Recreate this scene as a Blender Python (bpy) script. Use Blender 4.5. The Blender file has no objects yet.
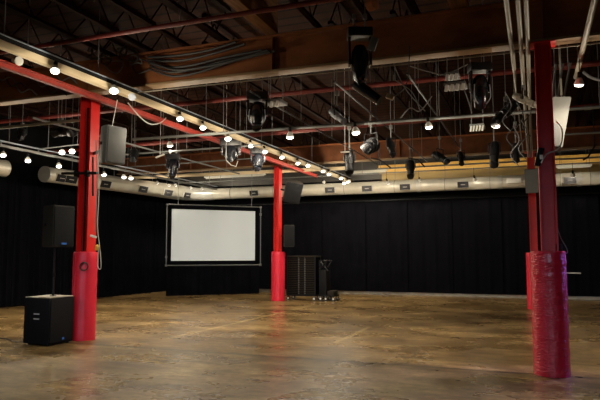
import bpy, bmesh, math, random
from mathutils import Vector as V, Matrix as M4, Quaternion
random.seed(7)
PI = math.pi
S = bpy.context.scene
COL = S.collection

# ---------------------------------------------------------------- camera
F = 600.0; H = 1.4
PIT = math.atan(54 / 600); YAW = math.atan2(235, 602.4)
FH = V((-math.sin(YAW), math.cos(YAW), 0)); RT = V((math.cos(YAW), math.sin(YAW), 0)); ZZ = V((0, 0, 1))
FW = FH * math.cos(PIT) + ZZ * math.sin(PIT); UP = -FH * math.sin(PIT) + ZZ * math.cos(PIT)
CAM = V((0, 0, H))
cd = bpy.data.cameras.new('camera'); cam = bpy.data.objects.new('camera', cd); COL.objects.link(cam)
cd.sensor_width = 36; cd.lens = 36 * F / 600; cd.clip_end = 200
R3 = M4((RT, UP, -FW)).transposed()
cam.matrix_world = M4.Translation(CAM) @ R3.to_4x4()
S.camera = cam

def ray(x, y): return FW + RT * ((x - 300) / F) + UP * ((200 - y) / F)
def PZ(x, y, z): d = ray(x, y); return CAM + d * ((z - H) / d.z)
def PY(x, y, yy): d = ray(x, y); return CAM + d * (yy / d.y)
def PX(x, y, xx): d = ray(x, y); return CAM + d * (xx / d.x)

# ---------------------------------------------------------------- materials
MATS = {}
def mat(name, col, rough=0.6, metal=0.0, noise=0.0, nscale=8.0, bump=0.0, bscale=60.0, spec=0.5, emit=None, estr=0.0, stretch=None, coat=0.0):
    m = bpy.data.materials.new(name); m.use_nodes = True
    nt = m.node_tree; b = nt.nodes['Principled BSDF']
    b.inputs['Base Color'].default_value = (*col, 1); b.inputs['Roughness'].default_value = rough
    b.inputs['Metallic'].default_value = metal; b.inputs['Specular IOR Level'].default_value = spec
    b.inputs['Coat Weight'].default_value = coat
    tc = nt.nodes.new('ShaderNodeTexCoord'); mp = nt.nodes.new('ShaderNodeMapping')
    nt.links.new(tc.outputs['Object'], mp.inputs['Vector'])
    if stretch: mp.inputs['Scale'].default_value = stretch
    n = nt.nodes.new('ShaderNodeTexNoise'); n.inputs['Scale'].default_value = nscale; n.inputs['Detail'].default_value = 5
    nt.links.new(mp.outputs['Vector'], n.inputs['Vector'])
    r = nt.nodes.new('ShaderNodeValToRGB')
    k = noise if noise > 0 else 0.06
    r.color_ramp.elements[0].position = 0.3; r.color_ramp.elements[1].position = 0.72
    r.color_ramp.elements[0].color = (*[c * (1 - k) for c in col], 1)
    r.color_ramp.elements[1].color = (*[min(1, c * (1 + k)) for c in col], 1)
    nt.links.new(n.outputs['Fac'], r.inputs['Fac']); nt.links.new(r.outputs['Color'], b.inputs['Base Color'])
    if bump:
        n2 = nt.nodes.new('ShaderNodeTexNoise'); n2.inputs['Scale'].default_value = bscale; n2.inputs['Detail'].default_value = 3
        nt.links.new(mp.outputs['Vector'], n2.inputs['Vector'])
        bp = nt.nodes.new('ShaderNodeBump'); bp.inputs['Strength'].default_value = bump; bp.inputs['Distance'].default_value = 0.02
        nt.links.new(n2.outputs['Fac'], bp.inputs['Height']); nt.links.new(bp.outputs['Normal'], b.inputs['Normal'])
    if emit:
        b.inputs['Emission Color'].default_value = (*emit, 1); b.inputs['Emission Strength'].default_value = estr
    MATS[name] = m
    return m

WARM = (1.0, 0.87, 0.66)
m_black = mat('black_paint', (0.005, 0.005, 0.0058), 0.55, spec=0.12)
m_blackmetal = mat('black_metal', (0.004, 0.0043, 0.0053), 0.42, 0.0, spec=0.28)
m_gloss = mat('black_gloss_shell', (0.007, 0.008, 0.011), 0.2, 0.0, coat=0.4)
m_velvet = mat('black_velour', (0.0034, 0.0035, 0.0048), 1.0, spec=0.0, noise=0.25, nscale=3)
m_red = mat('red_gloss_paint', (0.56, 0.016, 0.014), 0.4, spec=0.3, noise=0.12, nscale=3)
m_redbeam = mat('red_oxide_paint', (0.3, 0.03, 0.02), 0.5, spec=0.3, noise=0.25, nscale=4)
m_redpipe = mat('red_pipe_paint', (0.11, 0.015, 0.011), 0.5, spec=0.3, noise=0.25, nscale=4)
m_wrap = mat('red_smooth_vinyl', (0.62, 0.02, 0.045), 0.33, noise=0.06, nscale=4, bump=0.1, bscale=12)
m_wrapc = mat('red_crinkled_vinyl', (0.45, 0.004, 0.024), 0.2, noise=0.1, nscale=6, bump=1.0, bscale=20, coat=0.3, stretch=(1, 1, 2.6))
m_brown = mat('brown_beam_paint', (0.2, 0.07, 0.025), 0.7, spec=0.12, noise=0.35, nscale=3, stretch=(0.6, 1, 1.5))
m_flange = mat('tan_lit_flange', (0.23, 0.15, 0.078), 0.6, spec=0.2, noise=0.25, nscale=2)  # paler than the web: the flange's lit edge is put into the colour
m_wood = mat('purlin_wood', (0.17, 0.085, 0.04), 0.8, spec=0.1, noise=0.35, nscale=5, stretch=(6, 0.5, 6))
m_ledger = mat('yellow_pine', (0.72, 0.43, 0.1), 0.5, noise=0.22, nscale=3, stretch=(0.4, 3, 3))
m_joist = mat('joist_steel', (0.012, 0.0062, 0.0045), 0.85, spec=0.02, noise=0.4, nscale=6)
m_cream = mat('cream_rail_paint', (0.85, 0.7, 0.46), 0.45, noise=0.07, nscale=2)
m_alu = mat('aluminium_extrusion', (0.33, 0.37, 0.43), 0.4, 0.4)
m_galv = mat('galvanised_duct', (0.62, 0.59, 0.5), 0.34, 0.6, noise=0.14, nscale=2.5, bump=0.04, bscale=6)
m_galv2 = mat('galvanised_band', (0.66, 0.65, 0.6), 0.3, 0.8)
m_pipe = mat('steel_pipe', (0.13, 0.135, 0.13), 0.45, 0.4)
m_conduit = mat('conduit_zinc', (0.2, 0.18, 0.14), 0.5, 0.2, spec=0.3)
m_wire = mat('grey_wire', (0.12, 0.12, 0.12), 0.5)
m_white = mat('white_enamel', (0.74, 0.73, 0.68), 0.4)
m_whitecable = mat('white_cable', (0.42, 0.41, 0.38), 0.5)
m_grey = mat('grey_speaker_paint', (0.075, 0.078, 0.08), 0.55, noise=0.08)
m_pale = mat('pale_grey_speaker', (0.1, 0.1, 0.09), 0.5, noise=0.08)
m_grille = mat('black_grille', (0.008, 0.0085, 0.01), 0.7, spec=0.1, bump=0.4, bscale=220)
m_cab = mat('charcoal_cabinet', (0.018, 0.017, 0.015), 0.6, spec=0.2, bump=0.1, bscale=150)
m_subbox = mat('black_textured_cabinet', (0.004, 0.0048, 0.007), 0.6, spec=0.12, bump=0.1, bscale=150)
m_subtop = mat('lit_cabinet_top', (0.3, 0.27, 0.21), 0.45, noise=0.3, nscale=6)  # light falling on the subwoofer top, put into its colour
m_logo = mat('blue_badge', (0.03, 0.13, 0.5), 0.35)
m_mark = mat('pale_badge', (0.35, 0.36, 0.38), 0.4)
m_screen = mat('projection_screen', (0.68, 0.75, 0.8), 0.38, noise=0.012, nscale=1.0, spec=0.35)
m_lens = mat('lens_glass', (0.05, 0.07, 0.11), 0.06, 0.0, coat=1.0)
m_lensw = mat('frosted_lens', (0.5, 0.55, 0.66), 0.3)
m_bulb = mat('lamp_glow', (0.9, 0.85, 0.75), 0.5, emit=(1.0, 0.93, 0.8), estr=26)
m_tube = mat('pale_tube_fitting', (0.74, 0.74, 0.66), 0.45)
m_strip = mat('pale_skirting', (0.42, 0.38, 0.3), 0.5, noise=0.15)
m_wallb = mat('black_wall_paint', (0.004, 0.004, 0.0045), 0.9, spec=0.05)
m_wallr = mat('dark_wall_paint', (0.03, 0.028, 0.026), 0.8)
m_olive = mat('olive_board', (0.012, 0.009, 0.006), 0.6, noise=0.3, nscale=2)
m_rubber = mat('rubber', (0.02, 0.02, 0.02), 0.6)
m_chrome = mat('chrome', (0.7, 0.7, 0.72), 0.15, 1.0)
m_slat = mat('dark_slat', (0.02, 0.016, 0.013), 0.7, spec=0.1)
m_yellow = mat('yellow_plug', (0.75, 0.45, 0.06), 0.5)

def floor_material():
    m = bpy.data.materials.new('polished_concrete'); m.use_nodes = True
    nt = m.node_tree; N = nt.nodes; L = nt.links; b = N['Principled BSDF']
    tc = N.new('ShaderNodeTexCoord')
    def noise(sc, det, stretch=(1, 1, 1)):
        mp = N.new('ShaderNodeMapping'); mp.inputs['Scale'].default_value = stretch; L.new(tc.outputs['Object'], mp.inputs['Vector'])
        n = N.new('ShaderNodeTexNoise'); n.inputs['Scale'].default_value = sc; n.inputs['Detail'].default_value = det; n.inputs['Roughness'].default_value = 0.62
        L.new(mp.outputs['Vector'], n.inputs['Vector']); return n.outputs['Fac']
    def ramp(fac, p0, c0, p1, c1):
        r = N.new('ShaderNodeValToRGB'); e = r.color_ramp.elements
        e[0].position = p0; e[0].color = (*c0, 1); e[1].position = p1; e[1].color = (*c1, 1); L.new(fac, r.inputs['Fac']); return r.outputs['Color']
    def mix(fac, a, c, mode='MIX'):
        x = N.new('ShaderNodeMix'); x.data_type = 'RGBA'; x.blend_type = mode
        if isinstance(fac, float): x.inputs['Factor'].default_value = fac
        else: L.new(fac, x.inputs['Factor'])
        for i, v in ((6, a), (7, c)):
            if isinstance(v, tuple): x.inputs[i].default_value = (*v, 1)
            else: L.new(v, x.inputs[i])
        return x.outputs[2]
    def math_(op, a, v=None):
        x = N.new('ShaderNodeMath'); x.operation = op
        for i, q in enumerate((a, v)):
            if q is None: continue
            if isinstance(q, (int, float)): x.inputs[i].default_value = q
            else: L.new(q, x.inputs[i])
        return x.outputs[0]
    big = noise(0.5, 8, (0.8, 1.2, 1)); med = noise(1.3, 10, (0.7, 1.3, 1)); fine = noise(11, 6)
    base = ramp(big, 0.36, FLO, 0.64, FHI)
    base = mix(1.0, base, ramp(med, 0.34, (0.5, 0.46, 0.4), 0.66, (1.35, 1.38, 1.4)), 'MULTIPLY')
    base = mix(0.8, base, ramp(noise(4.2, 9, (0.5, 1.6, 1)), 0.38, (0.58, 0.54, 0.49), 0.62, (1.42, 1.42, 1.42)), 'MULTIPLY')
    base = mix(0.8, base, ramp(fine, 0.3, (0.45, 0.43, 0.4), 0.7, (1.5, 1.5, 1.5)), 'MULTIPLY')
    sx = N.new('ShaderNodeSeparateXYZ'); L.new(tc.outputs['Object'], sx.inputs[0])
    wob = math_('MULTIPLY', math_('SUBTRACT', noise(1.2, 3), 0.5), 0.10)
    # the saw-cut joint between the near slab and the far one, and the greyer near slab
    yj = math_('ADD', sx.outputs['Y'], wob)
    near = math_('LESS_THAN', yj, 7.68)
    base = mix(math_('MULTIPLY', near, 0.8), base, mix(1.0, base, (0.9, 0.97, 1.04), 'MULTIPLY'))
    dj = math_('ABSOLUTE', math_('SUBTRACT', yj, 7.68))
    jm = math_('MULTIPLY', math_('LESS_THAN', dj, 0.05), math_('GREATER_THAN', noise(2.2, 4), 0.38))
    base = mix(math_('MULTIPLY', jm, 0.75), base, (0.02, 0.016, 0.012))
    # worn yellow paint lines running away from the door side
    for x0, y0, y1 in ((-5.72, 8.6, 15.5), (-3.0, 9.2, 11.4)):
        xm = math_('LESS_THAN', math_('ABSOLUTE', math_('SUBTRACT', math_('ADD', sx.outputs['X'], wob), x0)), 0.04)
        ym = math_('MULTIPLY', math_('GREATER_THAN', sx.outputs['Y'], y0), math_('LESS_THAN', sx.outputs['Y'], y1))
        k = math_('MULTIPLY', math_('MULTIPLY', xm, ym), math_('MULTIPLY', noise(3.5, 4), 0.75))
        base = mix(k, base, (0.5, 0.38, 0.16))
    L.new(base, b.inputs['Base Color'])
    rr = N.new('ShaderNodeMapRange'); L.new(noise(0.8, 4), rr.inputs['Value'])
    rr.inputs['From Min'].default_value = 0.35; rr.inputs['From Max'].default_value = 0.65
    rr.inputs['To Min'].default_value = 0.24; rr.inputs['To Max'].default_value = 0.34
    L.new(rr.outputs[0], b.inputs['Roughness'])
    bp = N.new('ShaderNodeBump'); bp.inputs['Strength'].default_value = 0.05; bp.inputs['Distance'].default_value = 0.004
    L.new(noise(2.5, 1), bp.inputs['Height']); L.new(bp.outputs['Normal'], b.inputs['Normal'])
    b.inputs['Specular IOR Level'].default_value = 0.16
    return m
FLO = (0.095, 0.06, 0.0245); FHI = (0.25, 0.167, 0.074)
m_floor = floor_material()

def deck_material():
    m = bpy.data.materials.new('roof_deck_boards'); m.use_nodes = True
    nt = m.node_tree; N = nt.nodes; L = nt.links; b = N['Principled BSDF']
    tc = N.new('ShaderNodeTexCoord'); w = N.new('ShaderNodeTexWave'); w.wave_type = 'BANDS'; w.bands_direction = 'Y'
    w.inputs['Scale'].default_value = 1.1; w.inputs['Distortion'].default_value = 0.4
    L.new(tc.outputs['Object'], w.inputs['Vector'])
    r = N.new('ShaderNodeValToRGB'); e = r.color_ramp.elements
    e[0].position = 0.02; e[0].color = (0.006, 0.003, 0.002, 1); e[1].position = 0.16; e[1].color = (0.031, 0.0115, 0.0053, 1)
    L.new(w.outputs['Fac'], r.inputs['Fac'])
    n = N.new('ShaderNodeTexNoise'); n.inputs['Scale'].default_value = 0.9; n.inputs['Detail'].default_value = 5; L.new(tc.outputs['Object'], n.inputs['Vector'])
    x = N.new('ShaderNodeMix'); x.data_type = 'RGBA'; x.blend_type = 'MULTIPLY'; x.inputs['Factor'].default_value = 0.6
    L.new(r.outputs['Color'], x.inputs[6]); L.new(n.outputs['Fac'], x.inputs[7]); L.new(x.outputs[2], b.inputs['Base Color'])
    b.inputs['Roughness'].default_value = 0.9; b.inputs['Specular IOR Level'].default_value = 0.05
    return m
m_deck = deck_material()

# ---------------------------------------------------------------- mesh helpers
class MB:
    """collects shapes (world coordinates) and links them as one mesh object whose origin is o"""
    def __init__(s, o=(0, 0, 0)): s.bm = bmesh.new(); s.o = V(o)
    def quad(s, vs): s.bm.faces.new([s.bm.verts.new(V(v)) for v in vs])
    def box(s, c, d, rot=None, bev=0.0):
        c = V(c); hx, hy, hz = d[0] / 2, d[1] / 2, d[2] / 2
        g = bmesh.ops.create_cube(s.bm, size=1.0); vs = g['verts']
        for v in vs:
            p = V((v.co.x * 2 * hx, v.co.y * 2 * hy, v.co.z * 2 * hz))
            v.co = c + (rot @ p if rot else p)
        if bev:
            es = list({e for v in vs for e in v.link_edges})
            bmesh.ops.bevel(s.bm, geom=es, offset=bev, segments=2, affect='EDGES', profile=0.6)
        return s
    def span(s, a, b, bev=0.0):
        a, b = V(a), V(b); return s.box((a + b) / 2, (abs(b.x - a.x), abs(b.y - a.y), abs(b.z - a.z)), None, bev)
    def prism(s, base, h, axis=(0, 0, 1)):
        base = [V(p) for p in base]; ax = V(axis) * h
        lo = [s.bm.verts.new(p) for p in base]; hi = [s.bm.verts.new(p + ax) for p in base]; n = len(base)
        s.bm.faces.new(lo[::-1]); s.bm.faces.new(hi)
        for i in range(n): s.bm.faces.new([lo[i], lo[(i + 1) % n], hi[(i + 1) % n], hi[i]])
        return s
    def tube(s, pts, r, seg=10, cap=True, closed=False):
        pts = [V(p) for p in pts]; n = len(pts); rs = r if isinstance(r, (list, tuple)) else [r] * n
        rings = []; prev = None
        for i, p in enumerate(pts):
            if closed: t = pts[(i + 1) % n] - pts[i - 1]
            elif i == 0: t = pts[1] - pts[0]
            elif i == n - 1: t = pts[-1] - pts[-2]
            else: t = (pts[i + 1] - p).normalized() + (p - pts[i - 1]).normalized()
            if t.length < 1e-9: t = V((0, 0, 1))
            t.normalize()
            if prev is None:
                a = V((0, 0, 1)) if abs(t.z) < 0.9 else V((1, 0, 0))
                u = t.cross(a).normalized()
            else:
                u = prev - t * prev.dot(t)
                u = u.normalized() if u.length > 1e-6 else t.orthogonal().normalized()
            prev = u; w = t.cross(u)
            rings.append([s.bm.verts.new(p + (u * math.cos(2 * PI * k / seg) + w * math.sin(2 * PI * k / seg)) * rs[i]) for k in range(seg)])
        m = n if closed else n - 1
        for i in range(m):
            A, B = rings[i], rings[(i + 1) % n]
            for k in range(seg): s.bm.faces.new([A[k], A[(k + 1) % seg], B[(k + 1) % seg], B[k]])
        if cap and not closed: s.bm.faces.new(rings[0][::-1]); s.bm.faces.new(rings[-1])
        return s
    def lathe(s, o, axis, prof, seg=16):
        """prof = [(distance along axis, radius)]"""
        ax = V(axis).normalized(); return s.tube([V(o) + ax * d for d, _ in prof], [max(r, 1e-4) for _, r in prof], seg)
    def ring(s, c, nrm, R, r, seg=24):
        q = V((0, 0, 1)).rotation_difference(V(nrm).normalized())
        return s.tube([V(c) + q @ V((R * math.cos(2 * PI * k / seg), R * math.sin(2 * PI * k / seg), 0)) for k in range(seg)], r, 8, closed=True)
    def curve(s, pts, r, sub=6, seg=6):
        pts = [V(p) for p in pts]; out = []
        for i in range(len(pts) - 1):
            p0 = pts[max(i - 1, 0)]; p1 = pts[i]; p2 = pts[i + 1]; p3 = pts[min(i + 2, len(pts) - 1)]
            for k in range(sub):
                t = k / sub
                out.append(0.5 * ((2 * p1) + (p2 - p0) * t + (2 * p0 - 5 * p1 + 4 * p2 - p3) * t * t + (3 * p1 - p0 - 3 * p2 + p3) * t ** 3))
        out.append(pts[-1]); return s.tube(out, r, seg)
    def build(s, name, m, parent=None, smooth=True, label=None, kind=None):
        bmesh.ops.recalc_face_normals(s.bm, faces=s.bm.faces[:])
        org = parent_origin(parent) if parent else s.o
        for v in s.bm.verts: v.co -= org
        if smooth:
            for f in s.bm.faces: f.smooth = True
            for e in s.bm.edges:
                if len(e.link_faces) == 2 and e.calc_face_angle(0) > math.radians(38): e.smooth = False
        me = bpy.data.meshes.new(name); s.bm.to_mesh(me); s.bm.free(); me.materials.append(m)
        o = bpy.data.objects.new(name, me); COL.objects.link(o)
        if parent: o.parent = parent
        else: o.location = s.o
        if label: o['label'] = label
        if kind: o['kind'] = kind
        return o
def parent_origin(o):
    p = V((0, 0, 0))
    while o: p += o.location; o = o.parent
    return p
def tag(o, label, cat, group=None):
    o['label'] = label; o['category'] = cat
    if group: o['group'] = group
    return o
def thing(name, label, cat, loc, group=None):
    o = bpy.data.objects.new(name, None); o.empty_display_size = 0.1; o.location = loc; COL.objects.link(o)
    return tag(o, label, cat, group)
def single(mb, name, m, label, cat, group=None): return tag(mb.build(name, m), label, cat, group)
ORD = ['first', 'second', 'third', 'fourth', 'fifth', 'sixth', 'seventh', 'eighth', 'ninth', 'tenth', 'eleventh', 'twelfth', 'thirteenth', 'fourteenth', 'fifteenth', 'sixteenth', 'seventeenth']

# ---------------------------------------------------------------- setting
XL, XR, YB, YF, ZC = -13.3, 9.0, 20.6, -7.0, 5.15
def struct(mb, name, m, parent=None):
    o = mb.build(name, m, parent)
    if not parent: o['kind'] = 'structure'
    return o
struct(MB().span((XL - .2, YF - .2, -.2), (XR + .2, YB + .2, 0)), 'floor', m_floor)
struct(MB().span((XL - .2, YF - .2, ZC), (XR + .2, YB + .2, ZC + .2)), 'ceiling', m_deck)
struct(MB().span((XL - .2, YB, 0), (XR + .2, YB + .2, ZC)), 'wall_back', m_wallb)
struct(MB().span((XL - .2, YF, 0), (XL, YB, ZC)), 'wall_left', m_wallb)
struct(MB().span((XR, YF, 0), (XR + .2, YB, ZC)), 'wall_right', m_wallr)
# the wall behind the camera has two large windows
wf = MB(); ox = [(-7.5, -3.0), (-0.5, 5.5)]; z0, z1 = 0.9, 3.6
wf.span((XL - .2, YF - .2, 0), (XR + .2, YF, z0)); wf.span((XL - .2, YF - .2, z1), (XR + .2, YF, ZC))
edges = [XL - .2, ox[0][0], ox[0][1], ox[1][0], ox[1][1], XR + .2]
for i in (0, 2, 4): wf.span((edges[i], YF - .2, z0), (edges[i + 1], YF, z1))
struct(wf, 'wall_front', m_wallr)
for i, (a, b) in enumerate(ox):
    w = MB()
    for x in [a + .03, (a * 2 + b) / 3, (a + 2 * b) / 3, b - .03]: w.span((x - .03, YF - .14, z0), (x + .03, YF - .06, z1))
    for z in (z0 + .03, (z0 + z1) / 2, z1 - .03): w.span((a, YF - .13, z - .03), (b, YF - .07, z + .03))
    struct(w, f'window_{i + 1}', m_blackmetal)
struct(MB().span((XL, YB - .03, 0), (XR, YB, .10)), 'baseboard_back', m_strip)
# board-lined upper band of the back wall and its long yellow ledger
struct(MB().span((XL, YB - .05, 4.02), (XR, YB, ZC)), 'trim_1', m_olive)

# ---------------------------------------------------------------- curtains
def curtain(a, b, z0, z1, amp, folds, name, label, group, nrm):
    """a hanging cloth with real folds between floor points a and b"""
    a, b, nrm = V(a), V(b), V(nrm); mb = MB((a + b) / 2 + V((0, 0, z0))); n = 60; seed = random.random() * 9
    fr, bk = [], []
    for i in range(n + 1):
        t = i / n
        q = math.sin(2 * PI * folds * t + seed) + 0.45 * math.sin(2 * PI * folds * 2.3 * t + seed * 2)
        e = min(1, min(t, 1 - t) * 14)
        col = []
        for z, k in ((z0, 1.0), (z0 + (z1 - z0) * .5, 0.85), (z1, 0.5)):
            p = a.lerp(b, t) + nrm * (amp * q * k * e); col.append((p + V((0, 0, z)), p - nrm * 0.012 + V((0, 0, z))))
        fr.append([mb.bm.verts.new(c[0]) for c in col]); bk.append([mb.bm.verts.new(c[1]) for c in col])
    for i in range(n):
        for j in range(2):
            mb.bm.faces.new([fr[i][j], fr[i + 1][j], fr[i + 1][j + 1], fr[i][j + 1]])
            mb.bm.faces.new([bk[i][j], bk[i][j + 1], bk[i + 1][j + 1], bk[i + 1][j]])
        mb.bm.faces.new([fr[i][0], bk[i][0], bk[i + 1][0], fr[i + 1][0]]); mb.bm.faces.new([fr[i][2], fr[i + 1][2], bk[i + 1][2], bk[i][2]])
    for i in (0, n):
        for j in range(2): mb.bm.faces.new([fr[i][j], fr[i][j + 1], bk[i][j + 1], bk[i][j]])
    return tag(mb.build(name, m_velvet), label, 'curtain', group)
xb = [-13.05, -11.55] + [PY(x, 250, 20.42).x for x in (240, 282, 322, 366, 408, 453, 503)]
xb += [xb[-1] + 1.42, xb[-1] + 2.84]
lab = ['flat black curtain panel on the back wall in the corner, hidden left behind the screen', 'black curtain panel on the back wall directly behind the screen',
       'black back wall curtain panel right of the screen behind the far left red column', 'black curtain panel on the back wall behind the two rolling carts',
       'black curtain panel on the back wall just right of the carts', 'second black back wall curtain panel right of the carts',
       'third black back wall curtain panel right of the carts', 'fourth black back wall curtain panel right of the carts', 'black back wall curtain panel behind the right-hand red columns',
       'rightmost black back wall curtain panel, with the short pale rod before it']
for i in range(len(xb) - 1):
    if i == 0: continue
    curtain((xb[i] + .012, 20.42, 0), (xb[i + 1] - .012, 20.42, 0), .13, 3.22, .012, 3, 'curtain', lab[i], 'flat black curtains along the back wall', (0, -1, 0))
single(MB((-5, 20.42, 3.25)).tube([(-12.9, 20.42, 3.26), (4.2, 20.42, 3.26)], .022), 'curtain_rail', m_blackmetal, 'thin black curtain rail along the back wall under the silver duct', 'rail')
yl = [9.0, 10.6, 12.2, 13.8, 15.4, 17.0, 18.6, 20.2]
for i in range(len(yl) - 1):
    curtain((-13.0, yl[i] + .01, 0), (-13.0, yl[i + 1] - .01, 0), .02, 3.85, .05, 7, 'curtain',
            'pleated black curtain on the left wall, %s from the left edge of the photo' % ORD[i], 'pleated black curtains along the left wall', (1, 0, 0))

# ---------------------------------------------------------------- roof steel
def zb1(x): return 3.96 - .019 * (x - .15)          # underside of the near beam: the roof falls slightly to the right
def yb1(x): return 7.74 - .036 * (x - .15)
ZB = 3.96; ZB2 = 4.09
m_brown2 = mat('dimmed_brown_beam', (0.1, 0.036, 0.015), 0.75, noise=0.35, nscale=3, spec=0.1)  # darker copy of the beam brown: dimmer light put into the colour
def ibeam(p, q, label, paint=None):
    p, q = V(p), V(q); t = thing('roof_beam', label, 'beam', p, 'steel roof beams'); h = .56
    d = (q - p).normalized(); w = ZZ.cross(d).normalized(); u = d.cross(w); rot = M4((d, w, u)).transposed().to_3x3(); L = (q - p).length; c = (p + q) / 2
    MB().box(c + u * h / 2, (L, .024, h - .06), rot).build('web', paint or m_brown, t)
    MB().box(c + u * .018, (L, .22, .035), rot, .006).build('bottom_flange', m_flange, t, label='bottom flange with its lit edge coloured tan')
    MB().box(c + u * (h - .018), (L, .22, .035), rot, .006).build('top_flange', m_brown, t)
    for k in (.13, .285, .44, .605, .76):
        MB().box(p + d * L * k + u * h / 2, (.016, .2, h - .07), rot).build('stiffener', m_brown, t)
ibeam((-13.2, yb1(-13.2), zb1(-13.2)), (8.9, yb1(8.9), zb1(8.9)), 'brown steel roof beam with tan bottom edge over the two nearest red columns')
ibeam((-13.2, 16.75, ZB2), (8.9, 16.7, ZB2 - .03), 'brown steel roof beam with pale bottom edge over the far red columns', m_brown2)
def joist(x, y0, y1, label, thick=1.0):
    zj = max(zb1(x) + .565, 4.655 if y0 > 16 or y1 > 16 else 0)
    t = thing('bar_joist', label, 'joist', (x, y0, zj), 'open web roof joists'); zb = zj; zt = ZC - .01
    MB().span((x - .035 * thick, y0, zb), (x + .035 * thick, y1, zb + .045)).build('bottom_chord', m_joist, t)
    MB().span((x - .045 * thick, y0, zt - .05), (x + .045 * thick, y1, zt)).build('top_chord', m_joist, t)
    w = MB(); n = max(2, round((y1 - y0) / .34)); pts = [V((x, y0 + (y1 - y0) * i / n, (zb + .03) if i % 2 == 0 else zt - .03)) for i in range(n + 1)]
    for p, q in zip(pts, pts[1:]): w.tube([p, q], .011, 6)
    w.build('web', m_joist, t)
near_x = [-9.3, -8.3, -7.35, -6.4, -5.65, -4.97, -4.3, -2.75, -2.0, -1.35, 0.05, 0.75, 1.55]
for i, x in enumerate(near_x):
    joist(x, 3.4, yb1(x) - .005, 'dark open web joist above the near roof beam, %s from the left' % ORD[i], 1.9 if x == -4.3 else 1.0)
far_x = [-11.9, -10.9, -9.8, -8.8, -7.8, -6.8, -5.7, -4.7, -2.6, -1.7, 0.2, 1.1, 2.1]
for i, x in enumerate(far_x):
    joist(x, yb1(x) + .005, 16.72, 'dark open web joist spanning between the two roof beams, %s from the left' % ORD[i])
for i, x in enumerate([-10.5, -8.5, -6.5, -4.5, -2.5, -0.5, 1.5]):
    joist(x, 16.74, 20.5, 'dark open web joist between far roof beam and back wall, %s from the left' % ORD[i])
for x, y0, y1, w, lb in ((-3.48, 3.4, 7.8, .19, 'wide brown timber purlin crossing the upper middle of the near roof'), (-0.8, 3.4, 7.7, .23, 'wide brown timber purlin at the top right of centre of the near roof')):
    single(MB((x, y0, zb1(x) + .57)).span((x - w / 2, y0, zb1(x) + .565 if y0 < 5 else 4.66), (x + w / 2, y1, ZC - .005), .01), 'timber_purlin', m_wood, lb, 'purlin', 'timber roof purlins')
single(MB((0, 20.45, 4.1)).span((-5.0, 20.34, 4.2), (8.9, 20.54, 4.48), .01), 'timber_ledger', m_ledger, 'long yellow pine ledger board on the back wall above the silver duct', 'ledger')
single(MB((0, 18.6, 4.3)).span((-13.2, 18.5, 4.36), (8.9, 18.62, 4.52), .01), 'timber_blocking', m_wood, 'brown timber crosspiece between far roof beam and back wall', 'timber')

m_ochre = mat('ochre_board', (0.3, 0.21, 0.07), 0.6, noise=0.3, nscale=2, stretch=(.4, 3, 3))
single(MB((0, 20.47, 3.98)).span((-4.9, 20.42, 3.9), (8.9, 20.54, 4.19), .01), 'timber_ledger', m_ochre, 'dull ochre board under the yellow ledger just above the silver duct', 'ledger')
# red beam along the front of the left columns
RX = -6.5
t = thing('red_beam', 'long red steel beam running from left edge to the far left red column', 'beam', (RX, 4.0, 3.86))
MB().span((RX - .045, 3.8, 3.862), (RX + .045, 18.1, 3.885), .004).build('bottom_flange', m_redbeam, t)
MB().span((RX - .008, 3.8, 3.885), (RX + .008, 18.1, 3.93)).build('web', m_redbeam, t)
MB().span((RX - .045, 3.8, 3.93), (RX + .045, 18.1, 3.952), .004).build('top_flange', m_redbeam, t)

# ---------------------------------------------------------------- columns
def hcolumn(x, y, ztop, wrap_m, r, wraph, label, group='red steel columns', a=.105, sx_=0.0):
    t = thing('column', label, 'column', (x, y, 0), group)
    MBs = MB(); x += sx_
    for sx in (-1, 1): MBs.span((x + sx * a - .008, y - .11, 0), (x + sx * a + .008, y + .11, ztop), .003)
    MBs.span((x - a + .004, y - .007, 0), (x + a - .004, y + .007, ztop)); MBs.build('shaft', m_red, t)
    MB().span((x - .15, y - .13, ztop - .02), (x + .15, y + .13, ztop - .002), .003).build('cap_plate', m_red, t)
    x -= sx_
    w = MB(); n = 30; prof = [(0.0, r * .985), (.015, r)] + [(wraph * (k + 1) / n * .98, r * (1 + .010 * math.sin(k * 1.7 + x))) for k in range(n)] + [(wraph, r * .97), (wraph + .005, r * .9), (wraph + .006, .12)]
    w.lathe((x, y, 0.001), (0, 0, 1), prof, 48); w.build('padded_wrap', wrap_m, t, label='padded wrap around the foot')
    w = MB(); w.tube([(x + (r + .002) * math.cos(-1.75), y + (r + .002) * math.sin(-1.75), .02), (x + (r + .002) * math.cos(-1.75), y + (r + .002) * math.sin(-1.75), wraph - .02)], .005, 6)
    w.build('wrap_seam', wrap_m, t)
    return t
LX, LY = -6.955, 8.03
hcolumn(LX, LY, zb1(LX) - .002, m_wrap, .195, 1.43, 'red steel column with smooth padded foot beside the subwoofer')
hcolumn(-7.24, 16.75, ZB2 - .002, m_wrap, .205, 1.47, 'distant red steel column beside the rolling carts', a=.08, sx_=-.02)
CX, CY = .14, 7.72
hcolumn(CX, CY, ZB - .002, m_wrapc, .2, 1.43, 'nearest red steel column at right with glossy crinkled foot wrap', a=.085, sx_=.025)
hcolumn(-.02, 16.7, ZB2 - .022, m_wrap, .205, 1.43, 'far red steel column mostly hidden behind the nearest right column', a=.085)
# black hook ring and cable on the left column's wrap
c = V((LX + .195 * math.cos(-.95), LY + .195 * math.sin(-.95), 1.20)); nn = V((math.cos(-.95), math.sin(-.95), 0))
single(MB(c).ring(c + nn * .02, nn, .062, .012), 'cable_coil', m_rubber, 'small black coil of cable hung on the left column wrap', 'cable coil')

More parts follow.
